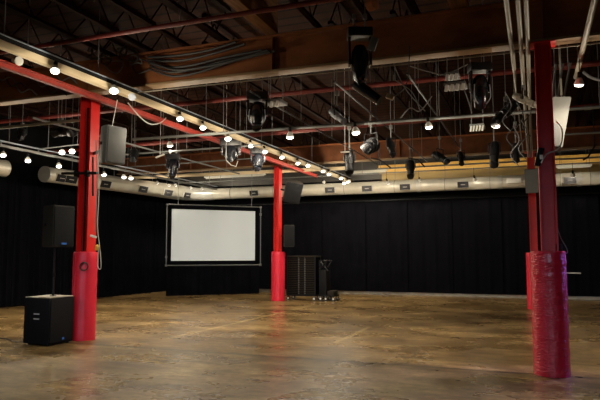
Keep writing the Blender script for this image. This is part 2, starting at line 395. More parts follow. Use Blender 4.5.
# ---------------------------------------------------------------- ducts
zd = 3.63
t = thing('air_duct', 'long round silver air duct along the back wall', 'duct', (-5, 19.62, zd))
pts = [V((-12.0, 18.7, zd))] + [V((-12.0 + .9 * (1 - math.cos(a)), 18.72 + .9 * math.sin(a), zd)) for a in [PI / 2 * k / 8 for k in range(1, 9)]]
MB().tube(pts, [.27 - .006 * i for i in range(len(pts))], 28, cap=False).build('elbow', m_galv2, t, label='bright segmented elbow at the corner')
def ductrun(p, q, r0, r1, parent, n=1):
    MB().tube([p, q], [r0, r1], 32).build('duct_run', m_galv, parent)
ductrun(V((-11.1, 19.62, zd)), V((7.5, 19.62, zd)), .205, .205, t)
for px in (198, 300, 418, 500, 580):
    x = PY(px, 190, 19.42).x
    MB().tube([(x - .06, 19.62, zd), (x + .06, 19.62, zd)], .217, 32).build('joint_band', m_galv2, t)
def register(c, nrm, ux, parent, blades=True, w=.34, h=.19):
    nrm = V(nrm).normalized(); ux = V(ux).normalized(); uz = nrm.cross(ux); rot = M4((ux, nrm, uz)).transposed().to_3x3()
    f = MB()
    for s in (-1, 1):
        f.box(V(c) + uz * s * h / 2, (w + .02, .06, .014), rot); f.box(V(c) + ux * s * w / 2, (.014, .06, h), rot)
    o = f.build('register', m_galv2 , parent, label='rectangular air register')
    MB().box(V(c) + nrm * .016, (w, .03, h), rot).build('opening', m_black, o)
    b = MB()
    b.box(V(c) + nrm * .034, (w * .4, .006, .016), rot)
    b.build('blade', m_galv2, o)
nf = V((0, -.97, -.22))
for px, py in ((254, 191), (330, 189), (367, 188), (405, 186.5), (463, 184), (570, 180)):
    x = PY(px, py, 19.42).x; register(V((x, 19.62, zd)) + nf.normalized() * .2, nf, (1, 0, 0), t)
x = PY(514, 182, 19.4).x
MB().box((x, 19.40, zd + .01), (.42, .09, .16), None, .02).build('access_hatch', m_white, t, label='white access hatch')
for px in (232, 275, 345, 395, 445, 490, 560, 590):
    x = PY(px, 175, 19.6).x
    s = MB(); s.tube([(x, 19.62, zd + .2), (x, 19.62, ZC)], .008, 6); s.ring((x, 19.62, zd), (1, 0, 0), .212, .007, 28); s.build('hanger_strap', m_wire, t)
t = thing('air_duct', 'round silver air duct along the left wall, tapering toward the viewer to a capped end', 'duct', (-12, 12.2, 3.5))
ductrun(V((-12.0, 12.25, 3.5)), V((-12.0, 18.68, zd)), .2, .27, t)
MB().tube([(-12.0, 12.18, 3.5), (-12.0, 12.25, 3.5)], .212, 32).build('end_cap', m_galv2, t)
for px, py in ((62, 177), (71, 179), (105, 182), (142, 188), (167, 191.5), (186, 194)):
    p = PX(px, py, -11.8); register(V((-12, p.y, 3.5 + (p.y - 12.2) * .02)) + V((.93, 0, -.35)).normalized() * (.20 + .0105 * (p.y - 12.2)), (.93, 0, -.35), (0, 1, 0), t, w=.3 + .01 * p.y, h=.2)
for y in (13.2, 15, 17):
    MB().tube([(-12, y, 3.7), (-12, y, ZC)], .008, 6).build('hanger_strap', m_wire, t)
p = PX(4, 168.5, -11.9)
t = thing('air_duct', 'stub of round silver duct cut by the left edge of the photo', 'duct', (p.x, p.y - 2, p.z))
ductrun(V((p.x, p.y - 2.6, p.z)), V((p.x, p.y, p.z)), .2, .2, t)
MB().tube([(p.x, p.y, p.z), (p.x, p.y + .03, p.z), (p.x, p.y + .05, p.z)], [.206, .206, .17], 32).build('end_cap', m_galv2, t)
MB().tube([(p.x, p.y - 1, p.z + .2), (p.x, p.y - 1, ZC)], .008, 6).build('hanger_strap', m_wire, t)

# ---------------------------------------------------------------- cream lighting rail
PXR = -5.71
t = thing('lighting_rail', 'long cream lighting rail with aluminium top running from left edge to back duct', 'lighting rail', (PXR, 4.0, 3.78))
MB().span((PXR - .05, 3.6, 3.785), (PXR + .05, 19.2, 3.868), .006).build('cream_beam', m_cream, t)
MB().span((PXR - .03, 3.6, 3.868), (PXR + .045, 19.2, 3.925)).build('track', m_black, t, label='black track channel')
MB().span((PXR - .05, 3.6, 3.925), (PXR + .055, 19.2, 3.94), .003).build('top_edge', m_alu, t, label='bare aluminium top edge')
for px in (4, 98, 161, 206, 240, 272, 312):
    # hanger rods up to the deck
    lo, hi = 3.6, 19.0
    for _ in range(40):
        mid = (lo + hi) / 2; v = V((PXR, mid, 3.95)) - CAM
        u = 300 + F * v.dot(RT) / v.dot(FW)
        if u < px: lo = mid
        else: hi = mid
    y = lo
    if abs(y - 7.62) < .2: y = 7.9
    MB().tube([(PXR, y, 3.94), (PXR, y, ZC)], .007, 6).build('hanger_rod', m_wire, t)

# left lighting rail
t = thing('lighting_rail', 'grey double lighting rail along the left side in front of the left duct', 'lighting rail', (-10, 8, 3.6))
za = 3.6
MB().span((-10.06, 7.6, za - .03), (-10.0, 17.9, za + .02), .004).build('track', m_pipe, t)
MB().span((-10.06, 7.6, za + .075), (-10.0, 17.9, za + .1), .004).build('top_edge', m_alu, t)
b = MB()
for y in range(8, 18): b.span((-10.045, y - .01, za + .02), (-10.015, y + .01, za + .075))
b.build('spacer', m_pipe, t)
for y in (9.2, 11.3, 13.4, 15.5, 17.4): MB().tube([(-10.03, y, za + .1), (-10.03, y, ZC)], .007, 6).build('hanger_rod', m_wire, t)

# ---------------------------------------------------------------- pipes
def pipe(pts, r, m, name, label, cat='pipe', group=None, rods=(), couplings=0):
    pts = [V(p) for p in pts]
    t = thing(name, label, cat, pts[0], group)
    MB().tube(pts, r, 12).build('tube', m, t)
    for k in rods:
        p = pts[0].lerp(pts[-1], k); MB().tube([p + V((0, 0, r * .8)), V((p.x, p.y, ZC))], .006, 6).build('hanger_rod', m_wire, t)
    for k in range(couplings):
        p = pts[0].lerp(pts[-1], (k + .5) / couplings); d = (pts[-1] - pts[0]).normalized()
        MB().tube([p - d * .05, p + d * .05], r * 1.25, 12).build('coupling', m, t)
    return t
P2 = (PZ(133, 139.5, 3.7), PZ(600, 107, 3.7)); d2 = (P2[1] - P2[0]).normalized()
pipe((P2[0], P2[1] + d2 * 1.5), .028, m_pipe, 'rigging_pipe', 'long grey rigging pipe crossing the middle of the room below the near beam', 'pipe', 'grey rigging pipes', (.2, .42, .6, .85), 3)
P3 = (PZ(118, 155, 3.7), PZ(262, 145, 3.7))
pipe(P3, .02, m_pipe, 'rigging_pipe', 'thin grey rigging pipe with a black fixture under the red beam', 'pipe', 'grey rigging pipes', (.1, .5, .9))
pipe((PZ(-30, 131, 3.7), PZ(82, 120, 3.7)), .025, m_conduit, 'rigging_pipe', 'pale rigging pipe ending at the left red column below the red pipe', 'pipe', 'grey rigging pipes', (.15, .8))
pipe((PZ(40, 149, 3.7), PZ(82, 144, 3.7)), .014, m_pipe, 'rigging_pipe', 'short thin rigging pipe holding two lamps left of the left column', 'pipe', 'grey rigging pipes', (.2, .9))
pipe((PZ(573, 107.5, 3.6) + V((0, 2.2, 0)), PZ(600, 105, 3.6) + V((1.5, 2.3, 0))), .02, m_pipe, 'rigging_pipe', 'short grey rigging pipe right of the nearest right column', 'pipe', 'grey rigging pipes', (.5,))
pipe((V((-13.2, 10.0, 4.4)), V((8.8, 10.5, 4.4))), .045, m_redpipe, 'sprinkler_pipe', 'red sprinkler pipe across the room behind the near roof beam', 'pipe', 'red sprinkler pipes', (.1, .3, .5, .7), 4)
pipe((V((-8.6, 6.55, 4.42)), V((8.8, 6.6, 4.42))), .032, m_redpipe, 'sprinkler_pipe', 'red sprinkler pipe across the top of the photo in front of near beam', 'pipe', 'red sprinkler pipes', (.1, .25, .4, .6), 4)
pipe((V((-12.9, 13.2, 4.3)), V((8.8, 13.2, 4.4))), .05, m_redpipe, 'sprinkler_pipe', 'dark red sprinkler pipe midway between the two roof beams', 'pipe', 'red sprinkler pipes', (.2, .5, .8), 3)
for i, (x, ye) in enumerate(((-.18, 8.4), (-.075, 16.3), (.0, 16.3))):
    pipe((V((x, 3.6, 3.88)), V((x, ye, 3.88))), (.026, .026, .026)[i], m_conduit, 'conduit', ('leftmost and shortest of the three pale conduits left of the nearest column', 'middle of the three pale conduits left of the nearest column', 'conduit closest to the nearest right column of the three')[i], 'conduit', 'three parallel conduits')
pipe((V((-.19, 8.4, 3.89)), V((-.19, 15.5, 3.89))), .011, m_conduit, 'conduit', 'thin pale conduit continuing behind the shortest conduit', 'conduit', None, (.2,))
pipe((V((.63, 3.6, 3.85)), V((.61, 9.0, 3.85))), .032, m_conduit, 'conduit', 'bright silver pipe slanting down from top right behind the nearest column', 'conduit', None, (.3, .9))
pipe((PZ(130, 93.5, 3.9), PZ(600, 43, 3.9)), .01, m_conduit, 'conduit', 'thin pale conduit just under the near roof beam', 'conduit')
for i, x in enumerate((.33, .41, .5)):
    pipe((V((x, 8.2, 3.84)), V((x, 13.4, 3.84))), .016, m_blackmetal, 'cable_tray_rail', 'dark cable tray rail behind the nearest column, %s from it' % ORD[i], 'rail', 'cable tray rails', (.1, .5, .9))
pipe((V((-4.5, 18.2, 4.05)), V((8.5, 18.2, 4.05))), .025, m_pipe, 'rigging_pipe', 'thin dark pipe in front of the yellow ledger near the back wall', 'pipe', 'grey rigging pipes', (.1, .5, .9))
pipe((V((-12.6, 19.0, 4.02)), V((8.5, 19.0, 4.02))), .018, m_pipe, 'rigging_pipe', 'thin dark pipe directly above the back duct that holds small lamps', 'pipe', 'grey rigging pipes', (.1, .35, .6, .9))
pipe((V((-11.6, 14.5, 3.95)), V((-6.8, 14.5, 3.98))), .02, m_pipe, 'rigging_pipe', 'thin grey pipe between the left column and far left column', 'pipe', 'grey rigging pipes', (.1, .9))
# diagonal sub joist pipes right of the rail
pipe((V((-3.95, 8.0, 3.86)), V((-3.95, 16.0, 3.86))), .014, m_blackmetal, 'rigging_pipe', 'black rigging pipe running away right of the round scanner', 'pipe', 'grey rigging pipes', (.1, .5, .9))
pipe((V((-2.6, 8.0, 3.86)), V((-2.6, 16.0, 3.86))), .014, m_blackmetal, 'rigging_pipe', 'black rigging pipe running away right of the large moving head', 'pipe', 'grey rigging pipes', (.1, .5, .9))
pipe((V((-1.55, 8.0, 3.86)), V((-1.55, 14.0, 3.86))), .014, m_blackmetal, 'rigging_pipe', 'black rigging pipe running away beside the white louvred fitting', 'pipe', 'grey rigging pipes', (.1, .5, .9))
pipe((V((-8.2, 8.0, 3.8)), V((-8.2, 16.0, 3.8))), .02, m_pipe, 'rigging_pipe', 'grey rigging pipe running away beside the left column', 'pipe', 'grey rigging pipes', (.1, .5, .9))

pipe((PY(120, 178.4, 16.97), PY(345, 168.2, 16.97)), .055, m_cream, 'cream_pipe', 'cream pipe crossing in front of the left duct elbow to the far left column', 'pipe', None, (.05, .4, .9), 2)
# tube fittings near the back wall
for i, (a, b, z, lb) in enumerate((((205, 178), (265, 175.5), 4.0, 'pale tube fitting left of the far left column near the back wall'), ((346, 173), (387, 171.5), 4.0, 'pale tube fitting near the back wall in the middle of the photo'),
                                   ((556, 167.5), (592, 165), 4.06, 'pale tube fitting near the back wall right of the nearest column'), ((297, 170.8), (343, 173.5), 4.0, 'pale tube fitting right of the far left column under the red beam end'))):
    p = PY(a[0], a[1], 19.3); q = PY(b[0], (a[1] + b[1]) / 2, 19.3); zf = p.z
    t = thing('tube_fitting', lb, 'light fitting', (p.x, 19.3, zf), 'tube fittings near the back wall')
    MB().span((p.x, 19.22, zf), (q.x, 19.38, zf + .05), .008).build('housing', m_tube, t)
    MB().tube([(p.x + .04, 19.3, zf - .02), (q.x - .04, 19.3, zf - .02)], .018, 10).build('tube', m_white, t)
    for k in (.15, .85): MB().tube([(p.x + (q.x - p.x) * k, 19.3, zf + .05), (p.x + (q.x - p.x) * k, 19.3, ZC)], .006, 6).build('hanger_rod', m_wire, t)

# ---------------------------------------------------------------- lamps
LAMP_E = 66.0; SPILL = .36
def lamp(face, aim, label, group, scale=1.0, lit=True, up=None, energy=1.0, bell=True, beam=None):
    scale *= 1.08
    """small PAR lamp: clamp, socket, flared reflector bulb; face = centre of the glowing face"""
    face = V(face); aim = V(aim).normalized(); s = scale
    top = up if up is not None else face.z + .2 * s
    t = thing('lamp', label, 'lamp', face, group)
    MB().lathe(face, -aim, [(.001, .048 * s), (.012 * s, .05 * s), (.05 * s, .036 * s), (.075 * s, .02 * s)], 14).build('reflector', m_white, t)
    o = MB().lathe(face, aim, [(-.006 * s, .046 * s), (.006 * s, .044 * s), (.016 * s, .03 * s), (.021 * s, .002)], 14).build('bulb_face', m_bulb if lit else m_lensw, t, label='glowing bulb face' if lit else 'unlit bulb face')
    b = face - aim * .075 * s
    MB().lathe(b + aim * .004, -aim, [(0, .021 * s), (.06 * s, .021 * s), (.066 * s, .014 * s)], 12).build('socket', m_black if bell else m_white, t)
    e = b - aim * .06 * s
    MB().tube([e, V((e.x, e.y, max(top, e.z + .01)))], .007, 6).build('stem', m_blackmetal, t)
    if lit:
        ld = bpy.data.lights.new('lamp_light', 'SPOT'); ld.energy = LAMP_E * energy; ld.color = WARM; ld.shadow_soft_size = .04; ld.spot_size = 2.95; ld.spot_blend = .45
        lo = bpy.data.objects.new('lamp_light', ld); COL.objects.link(lo); lo.parent = t; lo.location = aim * (.07 * s); lo.rotation_euler = (V(beam) if beam else aim).to_track_quat('-Z', 'Y').to_euler()
        ld = bpy.data.lights.new('lamp_spill', 'POINT'); ld.energy = LAMP_E * energy * SPILL; ld.color = WARM; ld.shadow_soft_size = .04
        lo = bpy.data.objects.new('lamp_spill', ld); COL.objects.link(lo); lo.parent = t; lo.location = aim * (.07 * s)
    return t
def aimrand(a=.25): return (random.uniform(-a, a), random.uniform(-a, a), -1)
G1 = 'lamps on the cream lighting rail'
k = 0
railpix = [(55, 71, 1), (114, 91, 1), (132, 97, 0), (180, 119, 1), (203, 128, 1), (228, 139, 1), (251, 146, 1), (265, 152, 1), (282, 157.5, 1), (298, 163.5, 1), (308, 166, 1), (323, 171.5, 1), (329, 174.5, 1), (341, 178.5, 1), (344, 183.5, 1), (348, 182, 1)]
n_l = 0
for i, (px, py, lit) in enumerate(railpix):
    p = PX(px, py, PXR + .13)
    if p.y > 19.1: p = PY(px, py, 19.1 - .1 * (i % 3))
    if lit:
        lb = 'lit lamp under the cream rail, %s lit one from the left edge' % ORD[n_l]; n_l += 1
    else: lb = 'unlit white lamp under the cream rail just right of the left column top'
    big = 1.25 if px in (114, 228) else 1.1
    t = lamp(p, (.35, -.45, -1) if lit else (.5, -.8, -.4), lb, G1, big, bool(lit), 3.83, 1.0, True, (-.35, .75, -.75) if p.y > 9 else None)
    st = [o for o in t.children if o.name.startswith('stem')][0]; xs = max(v.co.x for v in st.data.vertices) + p.x - .007; ys = sum(v.co.y for v in st.data.vertices) / len(st.data.vertices) + p.y
    MB().span((PXR + .045, ys - .012, 3.815), (max(xs, PXR + .07) + .01, ys + .012, 3.84), .004).build('bracket_arm', m_blackmetal, t)
p = PX(18, 61, PXR - .05)
t = thing('lamp', 'unlit pale lamp hanging between cream rail and red beam at the left edge', 'lamp', p)
MB().lathe(p, (.8, -.2, -.2), [(-.12, .02), (-.04, .03), (0, .05), (.03, .055)], 12).build('reflector', m_white, t)
MB().tube([p - V((.06, 0, 0)), V((p.x - .06, p.y, 3.79))], .008, 6).build('stem', m_blackmetal, t)
G2 = 'lamps on the left lighting rail'
for i, (px, py) in enumerate(((3, 155.5), (28, 161), (59, 166.5), (104, 175), (124, 177.5), (131, 178.5))):
    p = PX(px, py, -9.95); lamp(p, (.4, -.3, -1), 'lit lamp under the left grey rail, %s from the left edge' % ORD[i], G2, 1.15, True, max(3.57, p.z + .1), 1.3)
for px, py, lb in ((62, 152.5, 'left lamp of the bright pair on the short pipe left of the column'), (72, 151.5, 'right lamp of the bright pair on the short pipe left of the column')):
    p = PZ(px, py, 3.55); lamp(p, (.5, -.6, -.8), lb, 'pair of lamps on the short pipe', 1.2, True, 3.7, .8)
G3 = 'lamps on the pipe above the ducts'
names3 = ['lit lamp above the left duct near the hanging black fixture', 'left lamp of a close pair above the left duct', 'right lamp of a close pair above the left duct', 'lit lamp above the duct elbow, left one', 'lit lamp above the duct elbow, right one',
          'lit lamp above the back duct right of the cream rail end', 'lit lamp above the back duct in the middle, beside the black downlight', 'lit lamp above the back duct at right of centre', 'lit lamp above the back duct right of the nearest column', 'small lit lamp above back duct left of the white hatch']
for (px, py), lb in zip(((157.5, 183), (169, 185.5), (176, 185.5), (191, 188), (202, 189), (324, 182.5), (388, 183), (475, 180), (573, 175.5), (420, 180.5)), names3):
    p = PY(px, py, 18.95) if px > 200 else PX(px, py, -11.55); lamp(p, (.1, 1.0, -.75), lb, G3, 1.3 if px in (388, 475, 573) else 1.0, True, 4.02 if px > 200 else ZC, .6 if px > 200 else .9)
G4 = 'single lamps on the rigging pipes'
for px, py, yy, lb, sc in ((170, 146, 11.3, 'lit lamp above the black fixture under the red beam', 1.3), (290, 137.5, 10.0, 'lit lamp on the long rigging pipe right of the scanner', 1.3), (356, 133, 10.05, 'lit lamp on the long rigging pipe left of the pale-lensed spotlight', 1.4),
                           (429, 127.5, 10.1, 'lit tilted lamp on the long rigging pipe at right of centre', 1.2), (495.5, 126, 9.9, 'lit lamp on the long rigging pipe left of the slanted black can', 1.35), (579, 85, 8.1, 'bright lamp hanging alone right of the nearest column', 1.1)):
    p = PY(px, py, yy); lamp(p, aimrand(.2), lb, G4, sc, True, 3.7 if yy > 9 else 3.9, 1.0)
    if px == 579:
        MB((p.x, p.y, 3.9)).tube([(p.x, p.y, 3.85), (p.x, p.y, ZC)], .006, 6).build('cord', m_wire, [o for o in COL.objects if o.get('label') == lb][0])

# ---------------------------------------------------------------- stage fixtures
def frame_from(d):
    d = V(d).normalized(); u = V((0, 0, 1)).cross(d)
    u = u.normalized() if u.length > 1e-4 else V((1, 0, 0)); return d, u, d.cross(u)
def can(c, aim, L, r, label, group=None, hang=3.7, lens=None, body=None, fins=True, yoke=True):
    """theatre spotlight can centred at c pointing along aim, with yoke and pipe clamp"""
    L *= .9; r *= .74; c = V(c); d, u, w = frame_from(aim); body = body or m_blackmetal
    t = thing('stage_spotlight', label, 'stage light', c, group)
    MB().lathe(c - d * L / 2, d, [(0, r * .55), (.02, r * .8), (L * .3, r), (L * .62, r), (L * .64, r * .82), (L * .95, r * .82), (L * .955, r * .95), (L, r * .95), (L * .995, r * .8), (L * .97, r * .78)], 18).build('body', body, t)
    MB().lathe(c + d * (L / 2 - .03), d, [(0, r * .78), (.012, r * .7), (.02, r * .3)], 16).build('lens', lens or m_lens, t)
    if fins:
        f = MB()
        for k in range(4): f.ring(c - d * L * (.28 - .09 * k), d, r * 1.0, r * .07, 18)
        f.build('cooling_fin', body, t)
    MB().tube([V((c.x, c.y, max(hang, c.z + r + .13))), V((c.x, c.y, ZC))], .006, 6).build('drop_rod', m_wire, t)
    y = MB(); topz = c.z + r + .1
    a, b = c + u * (r + .015), c - u * (r + .015)
    y.tube([a, V((a.x, a.y, topz)), V((b.x, b.y, topz)), b], .012, 6); yo = y.build('yoke', m_blackmetal, t)
    k = MB(); k.tube([V((c.x, c.y, topz)), V((c.x, c.y, max(hang, topz + .03)))], .013, 8); k.span((c.x - .03, c.y - .03, max(hang, topz + .03) - .04), (c.x + .03, c.y + .03, max(hang, topz + .03) + .03), .005); k.build('clamp', m_pipe, t)
    return t
def moving_head(c, aim, hw, L, label, base_z, hang, group='moving heads and scanners', loops=False):
    """base box, two yoke arms, rounded head; c = head centre"""
    c = V(c); d, u, w = frame_from(aim); d = d
    t = thing('moving_head_light', label, 'stage light', (c.x, c.y, base_z), group)
    ux = RT.copy(); uy = V((-ux.y, ux.x, 0)); rot = M4((ux, uy, ZZ)).transposed().to_3x3()
    MB().box((c.x, c.y, base_z), (hw * 2.7, hw * 2.0, hw * 1.0), rot, .012).build('base', m_blackmetal, t)
    for s in (-1, 1):
        MB().box(V((c.x, c.y, (base_z + c.z) / 2)) + ux * s * hw * 1.16, (hw * .28, hw * 1.1, abs(base_z - c.z) + hw * .5), rot, .01).build('yoke_arm', m_gloss, t)
    hp = [(-L * .5, hw * .25), (-L * .46, hw * .6), (-L * .3, hw * .92), (0, hw), (L * .25, hw * .9), (L * .42, hw * .78), (L * .5, hw * .74), (L * .495, hw * .6)]
    MB().lathe(c, d, hp, 20).build('head', m_gloss, t)
    MB().lathe(c + d * (L * .47), d, [(0, hw * .6), (.012, hw * .5), (.02, hw * .1)], 16).build('lens', m_lens, t)
    k = MB()
    for s in (-1, 1):
        p = V((c.x, c.y, 0)) + ux * s * hw * .6
        k.tube([V((p.x, p.y, base_z + hw * .4)), V((p.x, p.y, hang))], .011, 6); k.box(V((p.x, p.y, hang)), (.05, .05, .07), rot, .006)
    k.build('clamp', m_wire, t)
    MB().tube([V((p.x, p.y, hang)), V((p.x, p.y, ZC))], .006, 6).build('drop_rod', m_wire, t)
    if loops:
        for s in (-1, 1):
            MB().curve([c + ux * s * hw * .95 + uy * -.09 + V((0, 0, .05)), c + ux * s * hw * 1.0 + uy * -.1 + V((0, 0, -L * .28)), c + ux * s * hw * .5 - uy * .08 + V((0, 0, -L * .5))], .008).build('head_rim', m_alu, t)
    return t
GM = 'moving heads and scanners'
# large moving head in front of the near beam with a tube leaning to the lower right
c = PY(360, 64, 7.2)
t = moving_head(c, (.02, -.06, -1), .115, .5, 'large glossy black moving head in front of the near roof beam', PY(360, 34, 7.2).z, 4.42)
a = PY(356, 84, 7.2); b = PY(380, 101, 7.15)
MB().tube([a, a.lerp(b, .3), b], [.07, .075, .06], 16).build('snoot', m_gloss, t, label='black snoot leaning to the right')
q = PY(373, 44, 7.1); MB().box(q, (.1, .02, .17), M4.Rotation(.35, 3, 'Y'), .004).build('side_plate', m_pipe, t)
c2 = PY(390, 97, 7.3)
t = thing('clip_connector', 'tan connector block hanging beside the large moving head', 'connector', c2)
MB().box(c2, (.1, .05, .06), M4.Rotation(.4, 3, 'Y'), .012).build('body', m_flange, t)
MB().curve([c2, c2 + V((.1, 0, .03)), c2 + V((.2, .1, .2)), c2 + V((.22, .2, .7))], .008).build('cord', m_rubber, t)
c = PY(257.5, 114, 8.5); moving_head(c, (.0, -.1, -1), .125, .4, 'round black scanner with shiny rim hanging right of the cream rail', PY(257, 97, 8.5).z, 3.9, GM, True)
c = PY(480, 90, 8.2); moving_head(c, (.0, -.15, -1), .105, .42, 'black moving head left of the pale conduits at upper right', PY(480, 68, 8.2).z, 3.9, GM, True)
c = PY(173, 167, 11.4); moving_head(c, (0, -.1, -1), .115, .4, 'black fixture on the thin pipe under the red beam', PY(173, 157, 11.4).z, 3.7)
c = PY(231, 153, 11.3); moving_head(c, (.3, -.5, -.7), .16, .34, 'dark moving head behind the red beam with pale bent bracket', PY(231, 143, 11.3).z, 3.7)
p = PY(231, 165, 11.0); single(MB(p).tube([PY(226, 160, 11.0), p, PY(236, 166.5, 11.0), PY(238, 161, 11.0)], .009, 6).tube([PY(226, 160, 11.0), V((PY(226, 160, 11.0).x, 11.0, ZC))], .006, 6), 'bracket', m_white, 'pale bent bracket under the dark moving head behind the red beam', 'bracket')
c = PY(258, 161, 12.4); moving_head(c, (0, -.2, -1), .13, .34, 'dim black moving head just left of the far left column top', PY(258, 151, 12.4).z, 3.9)
GC = 'black stage spotlights'
can(PY(349.5, 161, 10.4), (.0, -.05, -1), .42, .12, 'black downlight can with small white plate under the long pipe', GC, 3.7)
p = PY(345, 152, 10.3); single(MB(p).box(p, (.16, .03, .02), None, .003).tube([p, V((p.x, p.y, ZC))], .005, 6), 'plate', m_white, 'small white plate at the top of the black downlight can', 'plate')
can(PY(371, 146, 10.3), (-.35, -.9, -.5), .34, .17, 'black spotlight with pale round lens under the long pipe', GC, 3.7, m_lensw)
can(PY(391, 147, 10.6), (.3, -.4, -.9), .4, .09, 'slim black spotlight right of the pale-lensed spotlight', GC, 3.7)
can(PY(410.5, 168, 14.5), (.02, -.1, -1), .42, .14, 'black downlight can in front of the yellow ledger', GC, 4.0)
can(PY(440, 157.5, 13.5), (.75, -.5, -.55), .5, .12, 'black spotlight with bluish lens pointing to lower right', GC, 4.0, m_lensw)
can(PY(461, 158, 14.0), (.1, -.3, -1), .32, .09, 'small black spotlight between bluish-lensed spotlight and drooping black one', GC, 4.0)
can(PY(494.5, 153, 11.5), (-.05, -.25, -1), .5, .12, 'drooping black spotlight left of the far right column', GC, 3.8)
can(PY(506, 112, 9.9), (-.62, -.2, -.62), .55, .11, 'slanted black spotlight can beside the bright lamp left of the nearest column', GC, 3.75)
can(PY(524, 100, 9.0), (.7, -.15, -.45), .38, .075, 'slim silver tipped spotlight slanting toward the nearest column', GC, 3.75, m_lensw, m_conduit)
can(PY(516, 152, 11.6), (.0, -.3, -1), .38, .09, 'black spotlight hanging just left of the far right column', GC, 3.8)
can(PY(337, 116, 8.6), (.6, -.2, -.5), .36, .075, 'pale slanted spotlight above the long pipe in mid ceiling', GC, 3.86, None, m_alu)
can(PY(61, 131, 9.2), (-.25, -.85, -.35), .3, .14, 'left one of the two dark spotlights left of the left column', GC, 3.7)
can(PY(72, 132, 9.2), (.5, -.85, -.25), .3, .13, 'right one of the two dark spotlights left of the left column', GC, 3.7)
can(PY(134, 155, 11.3), (.3, -.6, -.8), .36, .13, 'black spotlight just right of the left column loudspeaker', GC, 3.7)
can(PY(22, 134, 9.6), (.3, -.6, -.8), .3, .11, 'dark spotlight at the left edge behind the red pipe', GC, 3.7)
p = PY(160, 156, 11); single(MB(p).box(p, (.22, .05, .03), M4.Rotation(-.3, 3, 'Y'), .01).tube([p, V((p.x, p.y, ZC))], .005, 6), 'reflector_plate', m_white, 'small pale tilted plate right of the left column loudspeaker', 'plate')
# safety chains / arms
t = thing('fixture_arm', 'black jointed fixture arm right of the pale-lensed spotlight', 'arm', PY(380, 155, 11.5))
MB().tube([PY(371, 158, 11.5), PY(380, 160, 11.5), PY(391, 168, 11.5)], .016, 6).build('lower_bar', m_blackmetal, t)
MB().tube([PY(380, 160, 11.5), PY(376, 140, 11.5), PY(376, 112, 11.5), V((PY(376, 112, 11.5).x, PY(376, 112, 11.5).y, ZC))], .012, 6).build('upper_bar', m_blackmetal, t)
t = thing('fixture_arm', 'black fixture arm to the right of the ledger downlight can', 'arm', PY(420, 160, 14.5))
MB().tube([PY(408, 158, 14.5), PY(418, 160, 14.5), PY(425, 167, 14.5)], .02, 6).build('lower_bar', m_blackmetal, t)
MB().tube([PY(412, 158.5, 14.5), PY(412, 130, 14.5), V((PY(412, 130, 14.5).x, PY(412, 130, 14.5).y, ZC))], .012, 6).build('upper_bar', m_blackmetal, t)
t = thing('fixture_arm', 'black bent bracket at the right edge before the yellow ledger', 'arm', PY(588, 157, 15.0))
MB().tube([PY(596, 144, 15), PY(588, 157, 15), PY(583, 160, 15)], .022, 6).build('lower_bar', m_blackmetal, t)
MB().tube([PY(594, 147, 15), PY(594, 130, 15), V((PY(594, 130, 15).x, PY(594, 130, 15).y, ZC))], .012, 6).build('upper_bar', m_blackmetal, t)

# louvred fittings with white fins
def louvre(c, w, n, label, hang):
    t = thing('louvred_fitting', label, 'light fitting', c, 'white louvred fittings'); c = V(c)
    MB().span((c.x - w / 2, c.y - .05, c.z), (c.x + w / 2, c.y + .25, c.z + .05), .006).build('housing', m_wire, t)
    for k in range(n):
        x = c.x - w / 2 + w * (k + .5) / n
        MB().box((x, c.y - .06, c.z - .035), (.045 if n < 5 else .03, .018, .1), M4.Rotation(.2, 3, 'Y'), .004).build('fin', m_white, t)
    for s in (-1, 1): MB().tube([(c.x + s * w * .4, c.y + .1, c.z + .05), (c.x + s * w * .4, c.y + .1, hang)], .006, 6).build('hanger_rod', m_wire, t)
louvre(PY(455, 86, 8.6), .3, 4, 'white louvred fitting left of the upper right moving head', 4.9)
louvre(PY(477, 127, 10.6), .24, 5, 'white louvred fitting left of the lamp by the slanted can', 4.9)
louvre(PY(273, 103, 8.6), .3, 3, 'pale louvred fitting right of the round scanner', 4.9)
louvre(PY(452, 76, 9.0), .2, 3, 'pale upper louvred fitting just under the near beam right of centre', 4.9)

# ---------------------------------------------------------------- loudspeakers
def speaker(name, c, size, face_yaw, tilt, label, body, grille, badge=None, group=None, logo_w=.06):
    """trapezoid cabinet; the grille faces (cos yaw, sin yaw)"""
    c = V(c); w, d, h = size
    fx = V((math.cos(face_yaw), math.sin(face_yaw), 0)); sx = V((-fx.y, fx.x, 0))
    q = Quaternion(sx, tilt); fx2 = q @ fx; up2 = q @ ZZ
    t = thing(name, label, 'loudspeaker', c, group)
    prof = [(-w * .36, -d / 2), (w * .36, -d / 2), (w / 2, d * .1), (w / 2, d / 2), (-w / 2, d / 2), (-w / 2, d * .1)]
    m = MB(); base = [c + sx * a + fx2 * b - up2 * h / 2 for a, b in prof]; m.prism(base, h, up2)
    bmesh.ops.bevel(m.bm, geom=m.bm.edges[:], offset=.012, segments=2, affect='EDGES'); m.build('cabinet', body, t)
    rot = M4((fx2, sx, up2)).transposed().to_3x3()
    MB().box(c + fx2 * (d / 2 + .006), (.014, w * .93, h * .93), rot, .005).build('grille', grille, t)
    if badge: MB().box(c + fx2 * (d / 2 + .015) - up2 * h * .42, (.006, logo_w, .03), rot).build('badge', badge, t)
    for s in (-1, 1):
        MB().box(c + sx * s * w * .44 - fx2 * d * .1 + up2 * .02, (.1, .02, .05), rot, .008).build('handle', m_black, t)
    return t
